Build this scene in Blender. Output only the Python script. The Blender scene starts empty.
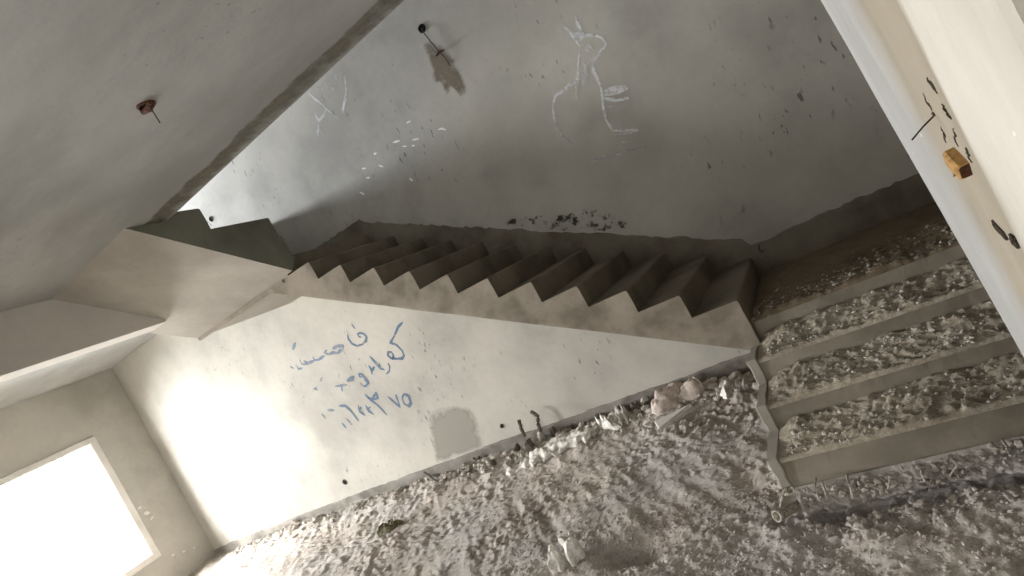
import bpy, bmesh, math, random
import numpy as np
from mathutils import Vector, Matrix

random.seed(7)
rng = np.random.default_rng(11)
scn = bpy.context.scene
COL = scn.collection

# ------------------------------------------------------------------ dimensions (metres)
YB = 2.20            # back wall
Y2 = 0.873           # outer side of the long flight
T1, T2, H1, H2 = 0.321, 0.3233, 0.17, 0.1819
ZO = 0.024           # foot of the lower flight
Z4 = ZO + 4 * H1     # corner landing
X2 = 0.0237          # first riser of the long flight
XW = -9.568          # window wall
XB = -4.815          # beam face
X3 = -3.448          # open side of the upper flight
ZC = 3.413           # ceiling
ZS = 3.66            # upper floor level
ZF = -0.14           # floor
XR = 1.62            # wall right of the lower flight
YF = -6.5            # wall behind the camera
ZT = 6.9             # roof over the stairwell
CAM = np.array([0.8397, -3.1371, 1.7807])
F_PX, ROLL, PITCH, YAW = 592.73, math.radians(28.1734), math.radians(-1.8213), math.radians(29.6505)
FW = np.array([-math.sin(YAW) * math.cos(PITCH), math.cos(YAW) * math.cos(PITCH), math.sin(PITCH)])
RT = np.array([math.cos(YAW), math.sin(YAW), 0.0])
UP = np.cross(RT, FW)


def sight(px, py, axis, val):
    """Where the line of sight measured in the photo meets the plane axis = val."""
    c, s = math.cos(ROLL), math.sin(ROLL)
    X, Y = px - 512, py - 288
    v = FW * F_PX + RT * (X * c - Y * s) - UP * (X * s + Y * c)
    return CAM + v * (val - CAM[axis]) / v[axis]


# ------------------------------------------------------------------ noise
def _h(ix, iy, seed):
    n = (ix * 374761393 + iy * 668265263 + seed * 1442695041) & 0xFFFFFFFF
    n = ((n ^ (n >> 13)) * 1274126177) & 0xFFFFFFFF
    return ((n ^ (n >> 16)) & 0xFFFF) / 65535.0


def vnoise(x, y, seed=0):
    x = np.asarray(x, float); y = np.asarray(y, float)
    ix = np.floor(x).astype(np.int64); iy = np.floor(y).astype(np.int64)
    fx = x - ix; fy = y - iy
    fx = fx * fx * fx * (fx * (fx * 6 - 15) + 10); fy = fy * fy * fy * (fy * (fy * 6 - 15) + 10)
    a = _h(ix, iy, seed); b = _h(ix + 1, iy, seed); c = _h(ix, iy + 1, seed); d = _h(ix + 1, iy + 1, seed)
    return (a * (1 - fx) + b * fx) * (1 - fy) + (c * (1 - fx) + d * fx) * fy - 0.5


def rot(x, y, a):
    return x * math.cos(a) - y * math.sin(a), x * math.sin(a) + y * math.cos(a)


def lumps(x, y, seed=0):
    """loose dirt: clods, crumbs and hollows, roughly +-1"""
    a, b = rot(x, y, .6)
    v = .7 * vnoise(a / .33, b / .33, seed) + .75 * vnoise(x / .13, y / .13, seed + 1)
    r1 = np.abs(vnoise(a / .075, b / .075, seed + 2)) * 2
    v += .55 * (0.5 - r1) + .75 * vnoise(x / .040, y / .040, seed + 3) + .55 * vnoise(a / .023, b / .023, seed + 4)
    return v


def smooth(t):
    t = np.clip(t, 0, 1)
    return t * t * (3 - 2 * t)


# ------------------------------------------------------------------ objects
def tag(o, label=None, cat=None, group=None, kind=None):
    if label: o['label'] = label
    if cat: o['category'] = cat
    if group: o['group'] = group
    if kind: o['kind'] = kind
    return o


def empty(name, loc, label, cat, group=None):
    o = bpy.data.objects.new(name, None)
    o.empty_display_size = .1
    o.location = loc
    COL.objects.link(o)
    return tag(o, label, cat, group)


def mesh(name, verts, faces, mat, parent=None, smooth_=False):
    me = bpy.data.meshes.new(name)
    me.from_pydata([tuple(map(float, v)) for v in verts], [], [tuple(map(int, f)) for f in faces])
    me.update()
    if smooth_:
        me.polygons.foreach_set('use_smooth', [True] * len(me.polygons))
    me.materials.append(mat)
    o = bpy.data.objects.new(name, me)
    COL.objects.link(o)
    if parent:
        o.parent = parent
        o.location = -parent.location
    return o


def fix_normals(o):
    bm = bmesh.new(); bm.from_mesh(o.data)
    bmesh.ops.recalc_face_normals(bm, faces=bm.faces)
    bm.to_mesh(o.data); bm.free()
    return o


class MB:
    def __init__(self): self.v = []; self.f = []

    def add(self, v, f):
        n = len(self.v); self.v += [tuple(map(float, p)) for p in v]; self.f += [tuple(i + n for i in q) for q in f]

    def box(self, a, b):
        (x0, y0, z0), (x1, y1, z1) = a, b
        self.add([(x0, y0, z0), (x1, y0, z0), (x1, y1, z0), (x0, y1, z0), (x0, y0, z1), (x1, y0, z1), (x1, y1, z1), (x0, y1, z1)],
                 [(0, 3, 2, 1), (4, 5, 6, 7), (0, 1, 5, 4), (1, 2, 6, 5), (2, 3, 7, 6), (3, 0, 4, 7)])

    def prism(self, sections):
        """loft closed rings (all with the same number of points), capped"""
        n = len(sections[0]); v = []; f = []
        for s in sections: v += list(s)
        for k in range(len(sections) - 1):
            for i in range(n):
                j = (i + 1) % n
                f.append((k * n + i, k * n + j, (k + 1) * n + j, (k + 1) * n + i))
        f.append(tuple(range(n))[::-1]); f.append(tuple((len(sections) - 1) * n + i for i in range(n)))
        self.add(v, f)

    def tube(self, pts, r, n=8, cap=True):
        pts = [Vector(p) for p in pts]; rings = []
        rs = r if isinstance(r, (list, tuple)) else [r] * len(pts)
        for i, p in enumerate(pts):
            d = (pts[min(i + 1, len(pts) - 1)] - pts[max(i - 1, 0)]).normalized()
            u = d.cross(Vector((.3, .2, 1))).normalized(); w = d.cross(u)
            rings.append([p + (u * math.cos(2 * math.pi * k / n) + w * math.sin(2 * math.pi * k / n)) * rs[i] for k in range(n)])
        self.prism(rings) if cap else self.add(sum(rings, []), [(k * n + i, k * n + (i + 1) % n, (k + 1) * n + (i + 1) % n, (k + 1) * n + i)
                                                       for k in range(len(rings) - 1) for i in range(n)])

    def build(self, name, mat, parent=None, smooth_=False):
        return fix_normals(mesh(name, self.v, self.f, mat, parent, smooth_))


# ------------------------------------------------------------------ materials
def srgb(r, g, b):
    return tuple(((c / 255) / 12.92 if c / 255 <= .04045 else ((c / 255 + .055) / 1.055) ** 2.4) for c in (r, g, b)) + (1,)


class N:
    """small node builder"""
    def __init__(self, name):
        self.m = bpy.data.materials.new(name); self.m.use_nodes = True
        self.t = self.m.node_tree; self.t.nodes.clear()
        self.out = self.t.nodes.new('ShaderNodeOutputMaterial')
        self.b = self.t.nodes.new('ShaderNodeBsdfPrincipled')
        self.t.links.new(self.b.outputs[0], self.out.inputs[0])
        self.geo = self.t.nodes.new('ShaderNodeNewGeometry')
        self.pos = self.geo.outputs['Position']

    def n(self, kind, **kw):
        o = self.t.nodes.new(kind)
        for k, v in kw.items(): setattr(o, k, v)
        return o

    def link(self, a, b): self.t.links.new(a, b)

    def mapped(self, scale=(1, 1, 1), rotz=(0, 0, 0), loc=(0, 0, 0)):
        m = self.n('ShaderNodeMapping'); m.inputs['Scale'].default_value = scale
        m.inputs['Rotation'].default_value = rotz; m.inputs['Location'].default_value = loc
        self.link(self.pos, m.inputs['Vector']); return m.outputs[0]

    def noise(self, scale, detail=4, rough=.6, vec=None, lo=None, hi=None, dist=0.0):
        t = self.n('ShaderNodeTexNoise'); t.inputs['Scale'].default_value = scale
        t.inputs['Detail'].default_value = detail; t.inputs['Roughness'].default_value = rough
        t.inputs['Distortion'].default_value = dist
        self.link(vec if vec else self.pos, t.inputs['Vector'])
        if lo is None: return t.outputs['Fac']
        return self.remap(t.outputs['Fac'], lo, hi)

    def remap(self, s, lo, hi, a=0.0, b=1.0):
        r = self.n('ShaderNodeMapRange'); r.clamp = True; r.interpolation_type = 'SMOOTHSTEP'
        for k, v in ((1, lo), (2, hi), (3, a), (4, b)): r.inputs[k].default_value = v
        self.link(s, r.inputs[0]); return r.outputs[0]

    def math(self, op, a, b):
        m = self.n('ShaderNodeMath', operation=op)
        for i, s in enumerate((a, b)):
            if isinstance(s, (int, float)): m.inputs[i].default_value = s
            else: self.link(s, m.inputs[i])
        return m.outputs[0]

    def mix(self, fac, a, b):
        m = self.n('ShaderNodeMix', data_type='RGBA')
        for i, s in ((0, fac), (6, a), (7, b)):
            if isinstance(s, (int, float)): m.inputs[i].default_value = s
            elif isinstance(s, tuple): m.inputs[i].default_value = s
            else: self.link(s, m.inputs[i])
        return m.outputs[2]

    def finish(self, col, rough=.9, bump=None, bstr=.3, bdist=.01, spec=.25):
        if isinstance(col, tuple): self.b.inputs['Base Color'].default_value = col
        else: self.link(col, self.b.inputs['Base Color'])
        self.b.inputs['Roughness'].default_value = rough
        self.b.inputs['Specular IOR Level'].default_value = spec
        if bump is not None:
            k = self.n('ShaderNodeBump'); k.inputs['Strength'].default_value = bstr; k.inputs['Distance'].default_value = bdist
            self.link(bump, k.inputs['Height']); self.link(k.outputs[0], self.b.inputs['Normal'])
        return self.m

    def holes(self, alpha):
        t = self.n('ShaderNodeBsdfTransparent'); mx = self.n('ShaderNodeMixShader')
        self.link(alpha, mx.inputs[0]); self.link(t.outputs[0], mx.inputs[1]); self.link(self.b.outputs[0], mx.inputs[2])
        self.link(mx.outputs[0], self.out.inputs[0])


def plaster(name, base, dark, light, flecks=.0, mott=1.3, streak=(1, 1, 1), bstr=.25):
    k = N(name)
    v = k.mapped(streak)
    a = k.noise(mott, 5, .62, v, .35, .68)
    b = k.noise(mott * .45, 3, .5, k.mapped(streak, loc=(7, 3, 1)), .42, .7)
    c = k.noise(mott * 9, 4, .7, v, .3, .75)
    col = k.mix(a, base, dark)
    col = k.mix(k.math('MULTIPLY', b, .8), col, light)
    col = k.mix(k.math('MULTIPLY', c, .22), col, dark)
    if flecks:
        # trowel nicks and damp spots: short dark marks lying slantwise
        w = k.mapped((19, 19, 6.5), rotz=(0, .55, 0))
        d = k.noise(1.5, 2, .5, w, .65, .72)
        e = k.noise(1.1, 2, .5, k.mapped((1, 1, 1), loc=(3, 0, 5)), .48, .66)
        col = k.mix(k.math('MULTIPLY', k.math('MULTIPLY', d, e), flecks), col, srgb(50, 46, 40))
    bm = k.math('ADD', k.noise(30, 4, .7), k.math('MULTIPLY', k.noise(5, 3), 1.5))
    return k.finish(col, .92, bm, bstr, .006)


M = {}
M['wall'] = plaster('wall_plaster', srgb(178, 174, 165), srgb(156, 152, 144), srgb(192, 187, 176), flecks=.65)
M['wall2'] = plaster('side_wall_plaster', srgb(172, 168, 158), srgb(152, 148, 138), srgb(184, 179, 168), flecks=.2)
M['ceil'] = plaster('ceiling_concrete', srgb(160, 158, 153), srgb(134, 133, 128), srgb(172, 168, 160), flecks=.35, mott=.9, streak=(.55, 1.5, 1))
M['slab'] = plaster('slab_concrete', srgb(160, 153, 142), srgb(140, 133, 122), srgb(174, 168, 156), flecks=.1, mott=1.6)
M['step'] = plaster('step_concrete', srgb(144, 135, 121), srgb(112, 104, 91), srgb(162, 152, 138), mott=4.5, bstr=.4)
def pier_plaster():
    k = N('pier_plaster'); v = k.mapped((1, 1, .25))
    a = k.noise(2.5, 5, .6, v, .35, .68)
    sep = k.n('ShaderNodeSeparateXYZ'); k.link(k.pos, sep.inputs[0])
    y = k.math('ADD', sep.outputs['Y'], k.math('MULTIPLY', k.math('SUBTRACT', k.noise(2, 3, .6, v), .5), .14))
    grey = k.mix(a, srgb(176, 174, 171), srgb(160, 158, 154))
    beige = k.mix(a, srgb(162, 152, 135), srgb(144, 135, 119))
    pale = k.mix(a, srgb(208, 202, 191), srgb(190, 184, 173))
    c = k.mix(k.remap(y, -.92, -.76), beige, grey)
    c = k.mix(k.remap(y, -1.33, -1.25), pale, c)  # hollow darker, front paler: shading put into the colour by depth
    sp = k.noise(14, 3, .6, None, .70, .74)
    c = k.mix(k.math('MULTIPLY', sp, .6), c, srgb(232, 230, 224))
    return k.finish(c, .92, k.math('ADD', k.noise(30, 4, .7), k.math('MULTIPLY', k.noise(4, 3, .6, v), 2.0)), .35, .008)


M['pier'] = pier_plaster()
M['skirt'] = plaster('bare_render', srgb(122, 114, 101), srgb(98, 90, 78), srgb(138, 130, 116), mott=4, bstr=.8)
M['kick'] = plaster('kicker_render', srgb(132, 127, 119), srgb(98, 93, 86), srgb(150, 145, 137), mott=5, bstr=.8)
M['beam'] = plaster('beam_plaster', srgb(196, 189, 178), srgb(180, 173, 162), srgb(206, 200, 190), mott=1.6)
M['shade'] = plaster('dark_render', srgb(96, 90, 80), srgb(78, 72, 63), srgb(108, 102, 92), mott=3)  # for the unseen right wall, toned dark to cut bounce onto the risers
M['stepb'] = plaster('bottom_step_concrete', srgb(142, 133, 119), srgb(118, 110, 97), srgb(156, 147, 133), mott=3.0, bstr=.4)
M['bare_shaded'] = plaster('bare_shaded_concrete', srgb(120, 118, 104), srgb(98, 96, 84), srgb(134, 131, 116), mott=2.2)  # shade on the upper flight's steps and open side, put into the colour
M['tread'] = plaster('shaded_stair_concrete', srgb(118, 109, 94), srgb(96, 88, 74), srgb(132, 122, 107), mott=3.0, bstr=.4)  # darker copy of the step concrete, stairwell shade put into the colour
M['frame'] = plaster('reveal_plaster', srgb(214, 210, 203), srgb(196, 192, 184), srgb(225, 222, 216), mott=2)


def dirt(name, base, dark, light, drift=None):
    k = N(name)
    a = k.noise(2.2, 5, .65, None, .35, .68)
    b = k.noise(17, 5, .75, None, .35, .72)
    c = k.noise(60, 3, .7, None, .45, .75)
    col = k.mix(a, base, dark)
    if drift: col = k.mix(k.math('MULTIPLY', k.noise(.9, 3, .6, k.mapped(loc=(2, 5, 0)), .42, .62), .55), col, drift)
    col = k.mix(k.math('MULTIPLY', b, .6), col, light)
    col = k.mix(k.math('MULTIPLY', c, .5), col, dark)
    bm = k.math('ADD', k.noise(45, 5, .75), k.math('MULTIPLY', k.noise(120, 3, .7), .5))
    return k.finish(col, .97, bm, .8, .012, .1)


M['dirt'] = dirt('dirt', srgb(182, 172, 162), srgb(138, 129, 120), srgb(204, 197, 188), srgb(174, 171, 170))
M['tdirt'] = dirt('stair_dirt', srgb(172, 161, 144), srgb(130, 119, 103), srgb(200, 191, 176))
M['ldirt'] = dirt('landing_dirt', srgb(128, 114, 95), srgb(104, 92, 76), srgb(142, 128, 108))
M['stone'] = dirt('crumb', srgb(184, 177, 167), srgb(138, 130, 120), srgb(212, 206, 197))


def plain(name, col, rough=.6, var=.25, scale=40, metal=0.0, bstr=.2):
    k = N(name)
    d = tuple(c * (1 - var * 1.6) for c in col[:3]) + (1,)
    m = k.finish(k.mix(k.noise(scale, 4, .65, None, .35, .7), col, d), rough, k.noise(scale * 2, 3), bstr, .004)
    k.b.inputs['Metallic'].default_value = metal
    return m


M['sheet'] = plain('plastic_sheet', srgb(232, 226, 218), .5, .3, 14, bstr=.5)
M['sack'] = plain('woven_sack', srgb(204, 190, 179), .8, .25, 20, bstr=.6)
M['rag'] = plain('green_rag', srgb(120, 116, 92), .9, .3, 20)
M['board'] = plain('board_face', srgb(206, 202, 193), .7, .12, 12)
M['chunk'] = plain('cement_lump', srgb(226, 221, 211), .9, .25, 25, bstr=.5)
M['clod'] = plain('dark_clod', srgb(108, 100, 91), .95, .35, 30, bstr=.6)
M['rust'] = plain('rusty_steel', srgb(92, 58, 42), .8, .4, 60)
M['rebar'] = plain('rebar_steel', srgb(196, 186, 174), .7, .4, 80)
M['wire'] = plain('thin_wire', srgb(70, 64, 58), .6, .2, 60)
M['black'] = plain('dark_hole', srgb(26, 24, 22), .95, .2, 30)
M['wood'] = plain('raw_wood', srgb(184, 142, 88), .7, .3, 45)
M['gouge'] = plain('gouge_dark', srgb(74, 66, 56), .95, .3, 40)


def mark(name, col, cover=.5, scale=30, soft=.12, rim=False, most=1.0):
    k = N(name)
    k.finish(col, .95)
    f = k.noise(scale, 4, .7)
    if rim:                                              # worn thin toward its edge
        a = k.n('ShaderNodeAttribute', attribute_name='cover')
        f = k.math('ADD', f, k.math('MULTIPLY', k.math('SUBTRACT', a.outputs['Fac'], 1.0), .55))
    k.holes(k.math('MULTIPLY', k.remap(f, cover - soft, cover + soft), most))
    return k.m


M['blue'] = mark('blue_paint', srgb(98, 120, 142), .36, 18, .22, False, .85)
M['blue2'] = mark('faded_blue_paint', srgb(122, 140, 160), .38, 14, .25, False, .7)
M['chalk'] = mark('chalk', srgb(226, 226, 226), .36, 22, .22, False, .8)
M['chalk2'] = mark('faint_chalk', srgb(214, 214, 214), .38, 22, .25, False, .5)
M['white'] = mark('white_paint_fleck', srgb(238, 238, 236), .3, 20)
M['stain'] = mark('damp_stain', srgb(128, 117, 100), .34, 9, .3, True, .75)
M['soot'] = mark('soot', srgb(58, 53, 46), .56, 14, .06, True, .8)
M['patch'] = mark('cement_patch', srgb(158, 153, 143), .12, 6, .3, True, .65)
M['edge'] = mark('edge_stain', srgb(112, 106, 90), .30, 5, .25, True, .7)


# ------------------------------------------------------------------ room shell
def box_obj(name, a, b, mat, parent=None):
    m = MB(); m.box(a, b); return m.build(name, mat, parent)


S = 'structure'
WY0, WY1, WZ0, WZ1 = -0.62, 1.483, 0.40, 2.525       # window in the left wall, seen
VY0, VY1 = -4.6, -2.2                                 # its neighbour, out of frame
OY0, OY1, OZ0, OZ1 = WY0 + .12, WY1 - .125, WZ0 + .11, WZ1 - .10   # clear opening inside its plaster casing
UY0, UY1, UZ0, UZ1 = -0.2, 1.9, 4.1, 5.15             # upper storey window
XO = XW - .24
wl = MB()
for (a, b) in ((YF, VY0), (VY1, OY0), (OY1, YB + .2)):
    wl.box((XO, a, ZF - .3), (XW, b, ZC + .1))
for (a, b, c, d) in ((VY0, VY1, WZ0, WZ1), (OY0, OY1, OZ0, OZ1)):
    wl.box((XO, a, ZF - .3), (XW, b, c)); wl.box((XO, a, d), (XW, b, ZC + .1))
wl.build('wall_left', M['wall2'])['kind'] = S
wu = MB()
for (a, b) in ((YF, UY0), (UY1, YB + .2)): wu.box((XO, a, ZC + .1), (XW, b, ZT))
wu.box((XO, UY0, ZC + .1), (XW, UY1, UZ0)); wu.box((XO, UY0, UZ1), (XW, UY1, ZT))
wu.build('wall_left_upper', M['wall2'])['kind'] = S
box_obj('wall_back', (XO, YB, ZF - .4), (3.4, YB + .2, ZT), M['wall'])['kind'] = S
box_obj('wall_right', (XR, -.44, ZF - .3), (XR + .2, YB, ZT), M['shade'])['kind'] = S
wf = MB()                                             # behind the camera, with the opening one comes in by
wf.box((XO, YF - .2, ZF - .3), (-3.4, YF, ZT)); wf.box((-.4, YF - .2, ZF - .3), (3.4, YF, ZT)); wf.box((-3.4, YF - .2, 2.5), (-.4, YF, ZT))
wf.build('wall_front', M['wall2'])['kind'] = S
ws = MB()                                             # right side, open behind the camera
ws.box((1.82, YF, ZF - .3), (2.0, -5.9, ZT)); ws.box((1.82, -3.3, ZF - .3), (2.0, -.44, ZT)); ws.box((1.82, -5.9, 2.5), (2.0, -3.3, ZT))
ws.build('wall_side', M['wall2'])['kind'] = S
# ceiling: the upper floor slab, open over the stairs
cs = MB()
YE = -0.03
out = [(XO, YF), (1.82, YF), (1.82, YE - .05), (XR, YE), (XB, YE), (XB, YB), (XO, YB)]
cs.prism([[(x, y, ZC) for x, y in out], [(x, y, ZS) for x, y in out]])
ceil_o = cs.build('ceiling', M['ceil']); ceil_o['kind'] = S
# the next storey's stairs overhead: lower flight, landing and long flight, unseen, added to shade the stairwell
cu = MB()
cu.prism([[(x, y, z) for y, z in ((-.03, ZS - .2), (-.03, ZS), (.96, ZS + .68), (YB, ZS + .68), (YB, ZS + .48), (1.0, ZS + .48))] for x in (.02, XR)])
cu.prism([[(.02, y, ZS + .46), (.02, y, ZS + .70), (X3, y, ZS + .70 + 3.46 * .5626), (X3, y, ZS + .46 + 3.46 * .5626)] for y in (Y2, YB)])
cu.build('ceiling_shade_stairs', M['ceil'])['kind'] = S
box_obj('roof', (XO, YF - .2, ZT), (3.4, YB + .2, ZT + .2), M['ceil'])['kind'] = S

# window: plaster reveal and lip
w = empty('window_1', (XW, (WY0 + WY1) / 2, WZ0), None, None); w['kind'] = S
wr = MB()
# casing on the room side, mitred with a rounded arris, then the reveal lining
prof = [(.0, -.002), (.0, .018), (.012, .026), (.10, .026), (.118, .012), (.122, -.20), (.108, -.20)]
rings = []
for sy, sz in ((0, 0), (1, 0), (1, 1), (0, 1)):
    rings.append([(XW + h, (WY0 + q) if not sy else (WY1 - q), (WZ0 + q * .9) if not sz else (WZ1 - q * .82)) for q, h in prof])
n_ = len(prof); V = sum(rings, []); Fc = []
for k in range(4):
    for i in range(n_ - 1):
        Fc.append((k * n_ + i, k * n_ + i + 1, ((k + 1) % 4) * n_ + i + 1, ((k + 1) % 4) * n_ + i))
wr.add(V, Fc)
wr.build('window_frame', M['frame'], w)

# beam toward the window wall
bm_ = MB(); bm_.box((XB - .25, YF, 2.9135), (XB, .405, ZC - .001)); bm_.box((XB - .25, .405, 3.052), (XB, .875, ZC - .001)); bm_.box((XB - .25, .875, 2.889), (XB, YB - .001, ZC - .001))
tag(bm_.build('concrete_beam', M['beam']), 'grey concrete beam under the ceiling, between the short upper flight and the window side', 'beam')

# ------------------------------------------------------------------ pier at the right
def pier():
    root = empty('plastered_pier', (1.25, -.87, ZF), 'pale plastered pier at the right edge of the photo, in front of the steps', 'pillar')
    zs = np.linspace(ZF - .1, ZC - .002, 40)
    secs = []
    for i, z in enumerate(zs):
        q = lambda k: .006 * float(vnoise(z * 3.1, k * 7.7, 5)) * 2
        far = np.interp(z, [ZF, .67, 1.38, 2.07, ZC], [1.142, 1.122, 1.093, 1.063, 1.02])
        near = 1.137
        # flat plastered side, a shallow trowelled hollow, then the corner and the front
        secs.append([(far + .10, -.44, z), (far + .014 + q(1), -.442, z), (far + q(2) * .6, -.45, z),
                     (far * .62 + near * .38 + q(3), -.78, z), (far * .5 + near * .5 + .013 + q(4), -.86, z),
                     (far * .12 + near * .88 + .012 + q(5), -1.17, z), (near + .004 + q(6), -1.25, z), (near - .006, -1.285, z), (near - .004 + q(7), -1.33, z),
                     (1.165 + q(8), -1.70, z), (1.176, -1.765, z), (1.19, -1.785, z), (1.42 , -1.80, z), (1.80, -1.80, z), (1.80, -.44, z)])
    mb = MB(); mb.prism(secs)
    body = mb.build('pier_shaft', M['pier'], root)
    g = MB()
    # gouges dug in the side beside the nail
    def on_side(px, py):
        for y in np.linspace(-.45, -1.27, 400):
            p = sight(px, py, 1, y)
            far = np.interp(p[2], [ZF, .67, 1.38, 2.07, ZC], [1.142, 1.122, 1.093, 1.063, 1.02])
            xs = np.interp(y, [-1.27, -1.17, -.86, -.78, -.45], [1.131, far * .12 + 1.137 * .88 + .012, far * .5 + 1.137 * .5 + .013, far * .62 + 1.137 * .38, far])
            if p[0] <= xs + .002: return Vector((xs, y, p[2]))
        return Vector(p)
    def gouge(a, b, wdt):
        p, q = on_side(*a), on_side(*b); n = 7
        pts = [p.lerp(q, i / n) + Vector((0, random.uniform(-.012, .012), random.uniform(-.006, .006))) for i in range(n + 1)]
        r = [wdt * .55 * (.3 + math.sin(math.pi * (i + .5) / (n + 1))) for i in range(n + 1)]
        g.tube(pts, r, 6)
    for a, b, wd in (((927, 76), (937, 92), .007), ((925, 94), (933, 110), .007), ((942, 102), (953, 120), .008), ((942, 125), (948, 143), .007),
                     ((955, 128), (958, 146), .005), ((965, 146), (972, 162), .005), ((955, 168), (955, 177), .005),
                     ((993, 220), (1007, 238), .012), ((1009, 232), (1020, 248), .012)):
        gouge(a, b, wd)
    go = g.build('gouge', M['gouge'], root); go['kind'] = 'stuff'
    nail = empty('nail', on_side(935, 113), 'long thin dark nail sticking out of the pale pier beside the gouges', 'nail')
    mbn = MB(); a = on_side(935, 113); b = sight(912, 140, 1, a.y - .03); b = Vector(b)
    d = (b - a)
    mbn.tube([a + Vector((.01, 0, 0)), a + d * .5, b], .0028, 6); mbn.build('shank', M['wire'], nail)
    mh = MB(); dn = d.normalized(); mh.tube([a - dn * .002, a + dn * .004], .0065, 8); mh.build('nail_head', M['wire'], nail)
    # wooden plug
    pa, pb = on_side(956, 153), on_side(971, 169)
    plug = empty('wooden_plug', pa.lerp(pb, .5), 'small brown wooden block set in the pale plastered pier', 'wood block')
    ax = (pb - pa); ax.z = ax.z; L = ax.length; ax.normalize()
    u = Vector((-1, 0, 0)); u = (u - ax * u.dot(ax)).normalized(); vv = ax.cross(u)
    mp = MB(); c = pa.lerp(pb, .5)
    def ringp(t, s):
        o = c + ax * t
        return [o + vv * (.028 * s * sx) + u * (.03 * s * sy) for sx, sy in ((-1, -.7), (-.8, -1), (.8, -1), (1, -.7), (1, .75), (.75, 1), (-.75, 1), (-1, .75))]
    mp.prism([ringp(-L * .5, .86), ringp(-L * .46, 1), ringp(0, 1.03), ringp(L * .45, .98), ringp(L * .5, .85)])
    mp.build('block', M['wood'], plug)
    me_ = MB(); me_.prism([ringp(L * .5, .8), ringp(L * .505, .8)]); tag(me_.build('end_grain', M['rust'], plug), 'dark sawn end of the block')


pier()


# ------------------------------------------------------------------ stair pieces
def step_prism(P, a, b, nseg, seed, axis, chip=.006):
    """triangular tread block. P = (base of riser, nose, back of tread) in (along, z); swept from a to b across the flight"""
    (u0, z0), (u1, z1), (u2, z2) = P
    sgn = 1 if u2 > u1 else -1
    ring = [(u0, z0), (u0, z0 + (z1 - z0) * .5), (u1, z1 - .016), (u1 + sgn * .005, z1 - .005), (u1 + sgn * .017, z1), (u1 + (u2 - u1) * .5, z1), (u2, z2)]
    secs = []
    for i in range(nseg + 1):
        t = a + (b - a) * i / nseg
        j = float(vnoise(t * 9, seed * 3.7, 3)) * chip + float(vnoise(t * 33, seed * 5.1, 4)) * chip * .7
        k = float(vnoise(t * 7, seed * 2.3, 8)) * chip * .8
        s = []
        for n, (u, z) in enumerate(ring):
            if n in (2, 3, 4): u, z = u + sgn * (j + .002), z + k * .6 - .001
            elif n == 1: u += k * .7
            elif n == 5: z += k * .5
            s.append((u, t, z) if axis == 'y' else (t, u, z))
        secs.append(s)
    m = MB(); m.prism(secs); return m


def face_mat(o, axis, sign, mat):
    """faces looking along one axis get their own lit or shaded tone"""
    o.data.materials.append(mat)
    for p in o.data.polygons:
        if p.normal[axis] * sign > .8: p.material_index = len(o.data.materials) - 1
    return o


# lower flight: rises away from the camera along the right
lower = empty('stair_flight', (.7, .4, ZO), 'lower flight of four rubble-strewn concrete steps at right, facing the camera', 'stairs')
for k in range(1, 5):
    y = (k - 1) * T1
    P = ((y, ZO + (k - 1) * H1), (y, ZO + k * H1), (y + (T1 if k < 4 else .2), ZO + k * H1))
    x0 = 0.0 if k < 4 else X2 + .002
    sp = step_prism([(P[0][0], P[0][1]), P[1], P[2]], x0, XR, 48, k, 'x')
    sp.build('step', M['stepb'], lower)
wm = MB()
ring = [(0, ZO), (3 * T1, ZO + 3 * H1), (3 * T1 + .2, ZO + 4 * H1 - .002), (3 * T1 + .2, ZO + 3 * H1 - .05), (.35, ZF - .05), (0, ZF - .05)]
wm.prism([[(x, y, z) for y, z in ring] for x in (.004, XR)])
wm.build('waist_slab', M['step'], lower)
# pale screed lip left along the open edge of the lower flight
lip = MB(); pts = []
for k in range(1, 4):
    pts += [((k - 1) * T1, ZO + (k - 1) * H1), ((k - 1) * T1 - .004, ZO + k * H1)]
pts += [(Y2 - .004, ZO + 3 * H1 + .004)]
secs = []
dens = []
for (a, b) in zip(pts[:-1], pts[1:]):
    for i in range(8): dens.append((a[0] + (b[0] - a[0]) * i / 8, a[1] + (b[1] - a[1]) * i / 8))
dens.append(pts[-1])
for i, (y, z) in enumerate(dens):
    j = float(vnoise(i * .35, 2.2, 9)) * .018; j2 = float(vnoise(i * .4, 8.2, 9)) * .012
    secs.append([(-.050 + j, y - .014, z + .006), (-.044 + j, y - .020, z + .018), (.002 + j2, y - .018, z + .018), (.008 + j2, y - .012, z + .004),
                 (.006, y + .06, z - .03), (-.044, y + .06, z - .03)])
lip.prism(secs)
lp = lip.build('edge_lip', M['slab'], lower); lp['label'] = 'pale zigzag screed strip along the open edge'
# broken footing under the bottom step, bars poking from it
nx, nz = 190, 30
V = []; Fc = []
for j in range(nz + 1):
    for i in range(nx + 1):
        x = .012 + (XR - .012) * i / nx; t = j / nz; z = ZO - .002 - t * (ZO - ZF + .07)
        d = .012 + .05 * math.sin(math.pi * min(1, t * 1.15)) * (0.6 + 1.3 * float(vnoise(x * 3.3, t * 2, 21)))
        d += .04 * float(lumps(np.array(x * 1.1 + z * .3), np.array(z * 1.2), 31)) * min(1, t * 5)
        if t > .55: d *= 1 - .95 * smooth((t - .55) / .2)
        V.append((x, -max(d, .002), z))
for j in range(nz):
    for i in range(nx):
        a = j * (nx + 1) + i; Fc.append((a, a + 1, a + nx + 2, a + nx + 1))
foot = mesh('broken_footing', V, Fc, M['dirt'], lower)
foot['label'] = 'ragged broken concrete below the bottom step'


def bar(pix, yv, r=.0055, name='rebar', mat='rebar'):
    m = MB(); m.tube([sight(px, py, 1, y) for (px, py), y in zip(pix, yv)], r, 7)
    return m.build(name, M[mat], lower, True)


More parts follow.
